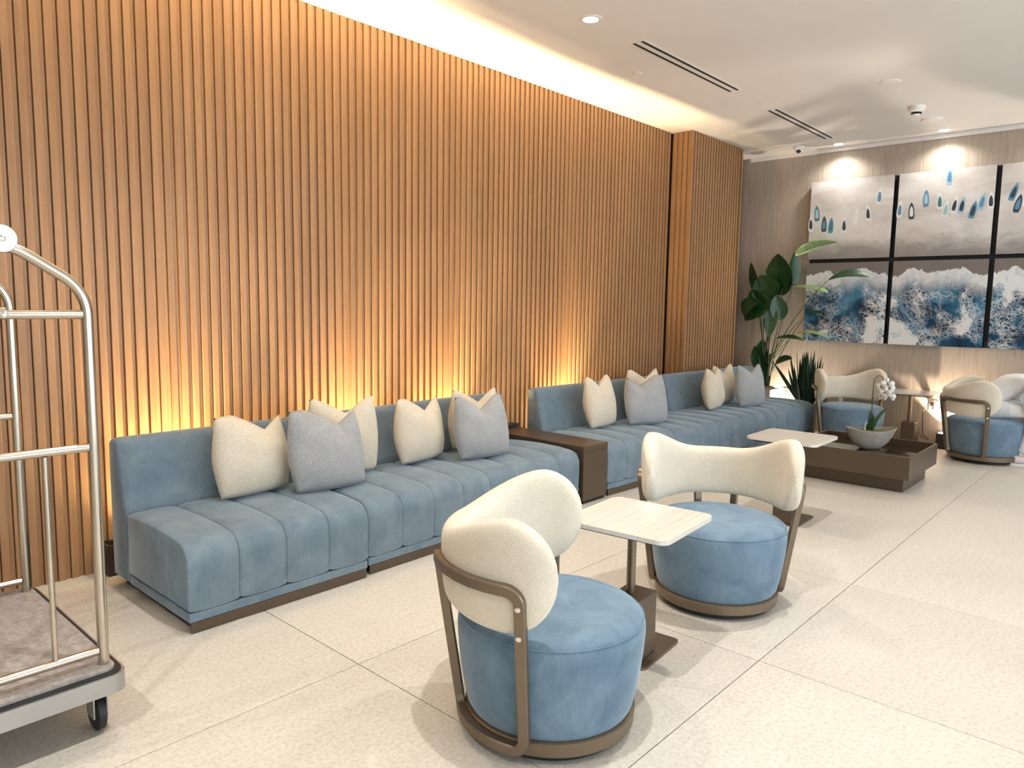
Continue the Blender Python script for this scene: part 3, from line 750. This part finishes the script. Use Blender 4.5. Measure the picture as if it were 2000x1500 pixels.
# ------------------------------------------------------------------ outlets, cable
for y, z, lb in ((1.933, .446, 'beige wall outlet with black plug beside the far side table'), (3.574, .436, 'beige wall outlet behind the snake plant')):
    t = thing('wall_outlet', lb, 'outlet', (XB - .008, y, z))
    obj('plate', B(0, .008, -.045, .045, -.06, .06, bev=.002, seg=1), M['outlet'], t)
    for s in (-.024, .024): obj('socket', prism(rrect(-.017, .017, -.014, .014, .006, 3), 0, .002), M['bronze_paint'], t, rot=(0, -PI / 2, 0), loc=(0, 0, s))
pl = thing('power_cable', 'thin black cable from wall plug down to the far side table', 'cable', (XB - .01, 1.94, .466))
obj('plug', B(-.05, -.001, -.02, .02, -.018, .018, bev=.004), M['black'], pl)
obj('cord', tube(fillet([(-.05, 0, 0), (-.09, .03, .01), (-.07, .075, -.08), (-.06, .07, -.28), (-.10, .05, -.345), (-.06, .02, -.365), (-.09, -.01, -.39), (-.11, .06, -.36), (-.14, .07, -.34)], .04, 5), .0045, 8), M['black'], pl, 180)

# ------------------------------------------------------------------ luggage cart
t = thing('luggage_cart', 'brushed steel luggage cart with grey carpeted deck by the slat wall', 'luggage cart', (.605, 3.10, 0))
PX, PY = .232, .455
obj('bumper', prism(rrect(-.285, .285, -.535, .535, .05, 6), .165, .228), M['alu'], t, 40)
obj('deck_edge', prism(rrect(-.275, .275, -.525, .525, .045, 6), .2285, .236), M['black'], t, 40)
obj('carpet', prism(rrect(-.258, .258, -.508, .508, .04, 6), .2365, .246), M['carpet'], t, 40)
for s in (-1, 1):
    y = s * PY
    path = fillet([(-PX, y, .2465), (-PX, y, 1.525), (0, y, 1.675), (PX, y, 1.525), (PX, y, .2465)], .085, 8)
    fr = obj('end_frame', tube(path, .0175, 14), M['steel'], t, 60)
    for z, r in ((1.445, .0145), (1.005, .0145), (.295, .0145)):
        rl = obj('rail', tube([(-PX + .0165, y, z), (PX - .0165, y, z)], r, 12), M['steel'], fr, 60)
    for xx in (-.088, .088): obj('upright_rod', tube([(xx, y, .309), (xx, y, .991)], .0095, 10), M['steel'], fr, 60)
    hb = obj('hub_plate', lathe([(0, 0), (.040, 0), (.042, .003), (.042, .013), (.040, .016), (0, .016)], 28), M['steel'], fr, 40)
    hb.location = (0, y + s * .0185, 1.672); hb.rotation_euler = (-s * PI / 2, 0, 0)
    for bz in (1.672, 1.445):
        bb = obj('bolt', lathe([(0, 0), (.010, 0), (.010, .003), (.005, .006), (0, .006)], 14), M['bolt'], fr, 40)
        bb.location = (0, y + s * (.0345 if bz > 1.5 else .0145), bz); bb.rotation_euler = (-s * PI / 2, 0, 0)
obj('hanging_bar', tube([(0, -PY + .0175, 1.66), (0, PY - .0175, 1.66)], .0145, 12), M['steel'], t, 60)
for sx in (-1, 1):
    for sy in (-1, 1):
        c = obj('caster', B(-.024, .024, -.024, .024, .135, .1645, bev=.004), M['black'], t, loc=(sx * .215, sy * .43, 0))
        for q in (-1, 1): obj('fork', B(q * .0215 - .0025, q * .0215 + .0025, -.028, .03, .055, .1345), M['alu'], c)
        wh = obj('wheel', lathe([(0, -.017), (.05, -.017), (.062, -.011), (.0625, .011), (.05, .017), (0, .017)], 32), M['black'], c, 40)
        wh.location = (0, .012, .0625); wh.rotation_euler = (0, PI / 2, 0)

# ------------------------------------------------------------------ the seated person
def person(loc, az):
    t = thing('person', 'person in white sweater and pale trousers bent forward on the far chair', 'person', loc, az)
    # local frame: +x forward, +y to the figure's left, z up, origin on the floor under the hips
    J = {'pel': ((.00, 0, .545), .125), 'waist': ((.10, 0, .665), .125), 'chest': ((.235, 0, .80), .14), 'upper': ((.36, 0, .835), .125), 'neck': ((.475, 0, .835), .055), 'head0': ((.54, 0, .825), .068), 'head1': ((.62, 0, .80), .085), 'head2': ((.685, 0, .755), .085), 'head3': ((.735, 0, .715), .062)}
    E = [('pel', 'waist'), ('waist', 'chest'), ('chest', 'upper'), ('upper', 'neck'), ('neck', 'head0'), ('head0', 'head1'), ('head1', 'head2'), ('head2', 'head3')]
    for s, k in ((1, 'l'), (-1, 'r')):
        J.update({'sh' + k: ((.375, s * .165, .80), .072), 'el' + k: ((.36, s * .225, .545), .052), 'fa' + k: ((.44, s * .19, .50), .045), 'wr' + k: ((.545, s * .12, .475), .030), 'pa' + k: ((.605, s * .085, .465), .032),
                  'hip' + k: ((.06, s * .105, .535), .105), 'th' + k: ((.24, s * .13, .545), .085), 'kn' + k: ((.44, s * .14, .53), .066), 'cf' + k: ((.40, s * .14, .33), .060), 'an' + k: ((.335, s * .135, .115), .044)})
        E += [('upper', 'sh' + k), ('sh' + k, 'el' + k), ('el' + k, 'fa' + k), ('fa' + k, 'wr' + k), ('wr' + k, 'pa' + k), ('pel', 'hip' + k), ('hip' + k, 'th' + k), ('th' + k, 'kn' + k), ('kn' + k, 'cf' + k), ('cf' + k, 'an' + k)]
        for f, (dy, ln) in enumerate(((-.030, .060), (-.010, .075), (.011, .070), (.030, .055))):
            a, b, c = 'f%d%s' % (f, k), 'g%d%s' % (f, k), 'h%d%s' % (f, k)
            J[a] = ((.645, s * (.080 + dy), .462), .0095); J[b] = ((.645 + ln * .5, s * (.076 + dy * 1.1), .452), .009); J[c] = ((.645 + ln * .8, s * (.072 + dy * 1.1), .425), .008)
            E += [('pa' + k, a), (a, b), (b, c)]
        J['ta' + k] = ((.60, s * .048, .468), .010); J['tb' + k] = ((.64, s * .030, .455), .009); E += [('pa' + k, 'ta' + k), ('ta' + k, 'tb' + k)]
    names = list(J); me = bpy.data.meshes.new('body_skeleton')
    me.from_pydata([J[n][0] for n in names], [(names.index(a), names.index(b)) for a, b in E], [])
    o = bpy.data.objects.new('body_skeleton', me); COL.objects.link(o)
    md = o.modifiers.new('skin', 'SKIN'); md.use_smooth_shade = True
    for i, n in enumerate(names):
        sv = me.skin_vertices[0].data[i]; r = J[n][1]; sv.radius = (r, r); sv.use_root = (n == 'pel')
    su = o.modifiers.new('sub', 'SUBSURF'); su.levels = 2; su.render_levels = 2
    dg = bpy.context.evaluated_depsgraph_get(); em = bpy.data.meshes.new_from_object(o.evaluated_get(dg))
    bpy.data.objects.remove(o); bpy.data.meshes.remove(me)
    for m in (M['sweater'], M['pants'], M['skin']): em.materials.append(m)
    for p in em.polygons:
        c = p.center; p.use_smooth = True
        if c.x > .485 and c.z > .60 or (c.x > .555 and c.z < .52): p.material_index = 2
        elif (abs(c.y) < .30 and c.z < .60 and c.x < .20) or (c.x < .13 and c.z < .645 - .25 * c.x) or (c.z < .612 and c.x >= .13 and c.x < .56 and not (abs(c.y) > .178 and c.z > .44) and not (c.x > .46 and c.z > .44)): p.material_index = 1
        else: p.material_index = 0
    b = link(bpy.data.objects.new('body', em), t)
    from mathutils.bvhtree import BVHTree
    bv = BVHTree.FromPolygons([v.co for v in em.vertices], [tuple(p.vertices) for p in em.polygons])
    hc, fd, ud = Vector((.655, 0, .768)), Vector((.82, 0, -.57)), Vector((.57, 0, .82))
    def onface(up, side):
        q = hc + ud * up + Vector((0, side, 0)); h_ = bv.ray_cast(q + fd * .4, -fd)[0]; return h_ if h_ else q + fd * .05
    # hair over the crown and nape, face features on the lowered head
    hb = bmesh.new(); bmesh.ops.create_uvsphere(hb, u_segments=24, v_segments=16, radius=.105)
    for v in hb.verts: v.co = Vector((v.co.x * 1.12, v.co.y * .92, v.co.z * .95)) + Vector((.595, 0, .832))
    bmesh.ops.delete(hb, geom=[v for v in hb.verts if v.co.z < .80 - (v.co.x - .595) * .35], context='VERTS')
    h = obj('hair', hb, M['hair'], t, 180); sd = h.modifiers.new('t', 'SOLIDIFY'); sd.thickness = .008
    for s in (1, -1):
        obj('eye', lathe([(0, -.008), (.008, -.004), (.010, 0), (.008, .004), (0, .008)], 12), M['black'], t, 180, loc=onface(.018, s * .028) - fd * .003)
        ear = bmesh.new(); bmesh.ops.create_uvsphere(ear, u_segments=12, v_segments=8, radius=.03)
        for v in ear.verts: v.co = Vector((v.co.x * .7, v.co.y * .35, v.co.z))
        obj('ear', ear, M['skin'], t, 180, loc=(.61, s * .086, .79))
        # shoes
        sh = bmesh.new()
        def shp(u, v):
            a = 2 * PI * u; k = v; X = -.075 + .265 * k; wd = .051 * (math.sin(PI * min(1, .16 + .80 * k)) ** .5) ; ht = .075 - .035 * sm(.25, .8, k)
            if v in (0, 1): wd *= .55; ht *= .7
            c_, n_ = math.cos(a), math.sin(a)
            return (X, wd * math.copysign(abs(c_) ** .6, c_), .022 + ht / 2 + ht / 2 * math.copysign(abs(n_) ** .7, n_))
        grid(shp, 20, 14, closeu=True, bm=sh)
        so = obj('shoe', sh, M['shoe'], t, 180, loc=(.325, s * .135, 0))
        obj('sole', prism([(-.078 + .275 * k / 10, .045 * (math.sin(PI * min(1, .2 + .72 * k / 10)) ** .5)) for k in range(11)] + [(-.078 + .275 * k / 10, -.045 * (math.sin(PI * min(1, .2 + .72 * k / 10)) ** .5)) for k in range(10, -1, -1)], 0, .024), M['sole'], so, 40)
        obj('stripe', B(-.01, .07, s * -.047 - .003, s * -.047 + .003, .045, .058), M['red'], so, rot=(0, .25, 0))
    nb = bmesh.new(); bmesh.ops.create_cone(nb, segments=10, radius1=.016, radius2=.006, depth=.04, cap_ends=True)
    obj('nose', nb, M['skin'], t, 60, loc=onface(-.006, 0) + fd * .004, rot=fd.to_track_quat('Z', 'Y').to_euler())
    obj('mouth', B(-.003, .003, -.020, .020, -.003, .003, bev=.0015), M['red'], t, loc=onface(-.036, 0))
M['sweater'] = plain('white_sweater', (.74, .73, .72), .85, 0, .04, 20)
def dots():
    t = NT('dotted_trousers', .8); q = t.n('ShaderNodeTexVoronoi', Scale=16); t.l(t.coord(), q.inputs['Vector'])
    f = t.ramp(q.outputs['Distance'], [(.14, (0, 0, 0)), (.17, (1, 1, 1))])
    return t.col(t.mix(f, (.05, .05, .06), (.62, .62, .63))).m
M['pants'] = dots()
M['skin'] = plain('skin', (.45, .27, .19), .5); M['hair'] = plain('dark_hair', (.03, .02, .016), .5)
M['shoe'] = plain('pale_shoe', (.66, .58, .56), .6); M['sole'] = plain('white_sole', (.72, .70, .68), .6); M['red'] = plain('red_stripe', (.50, .06, .04), .5)
person((8.60, 1.40, 0), math.radians(-73))
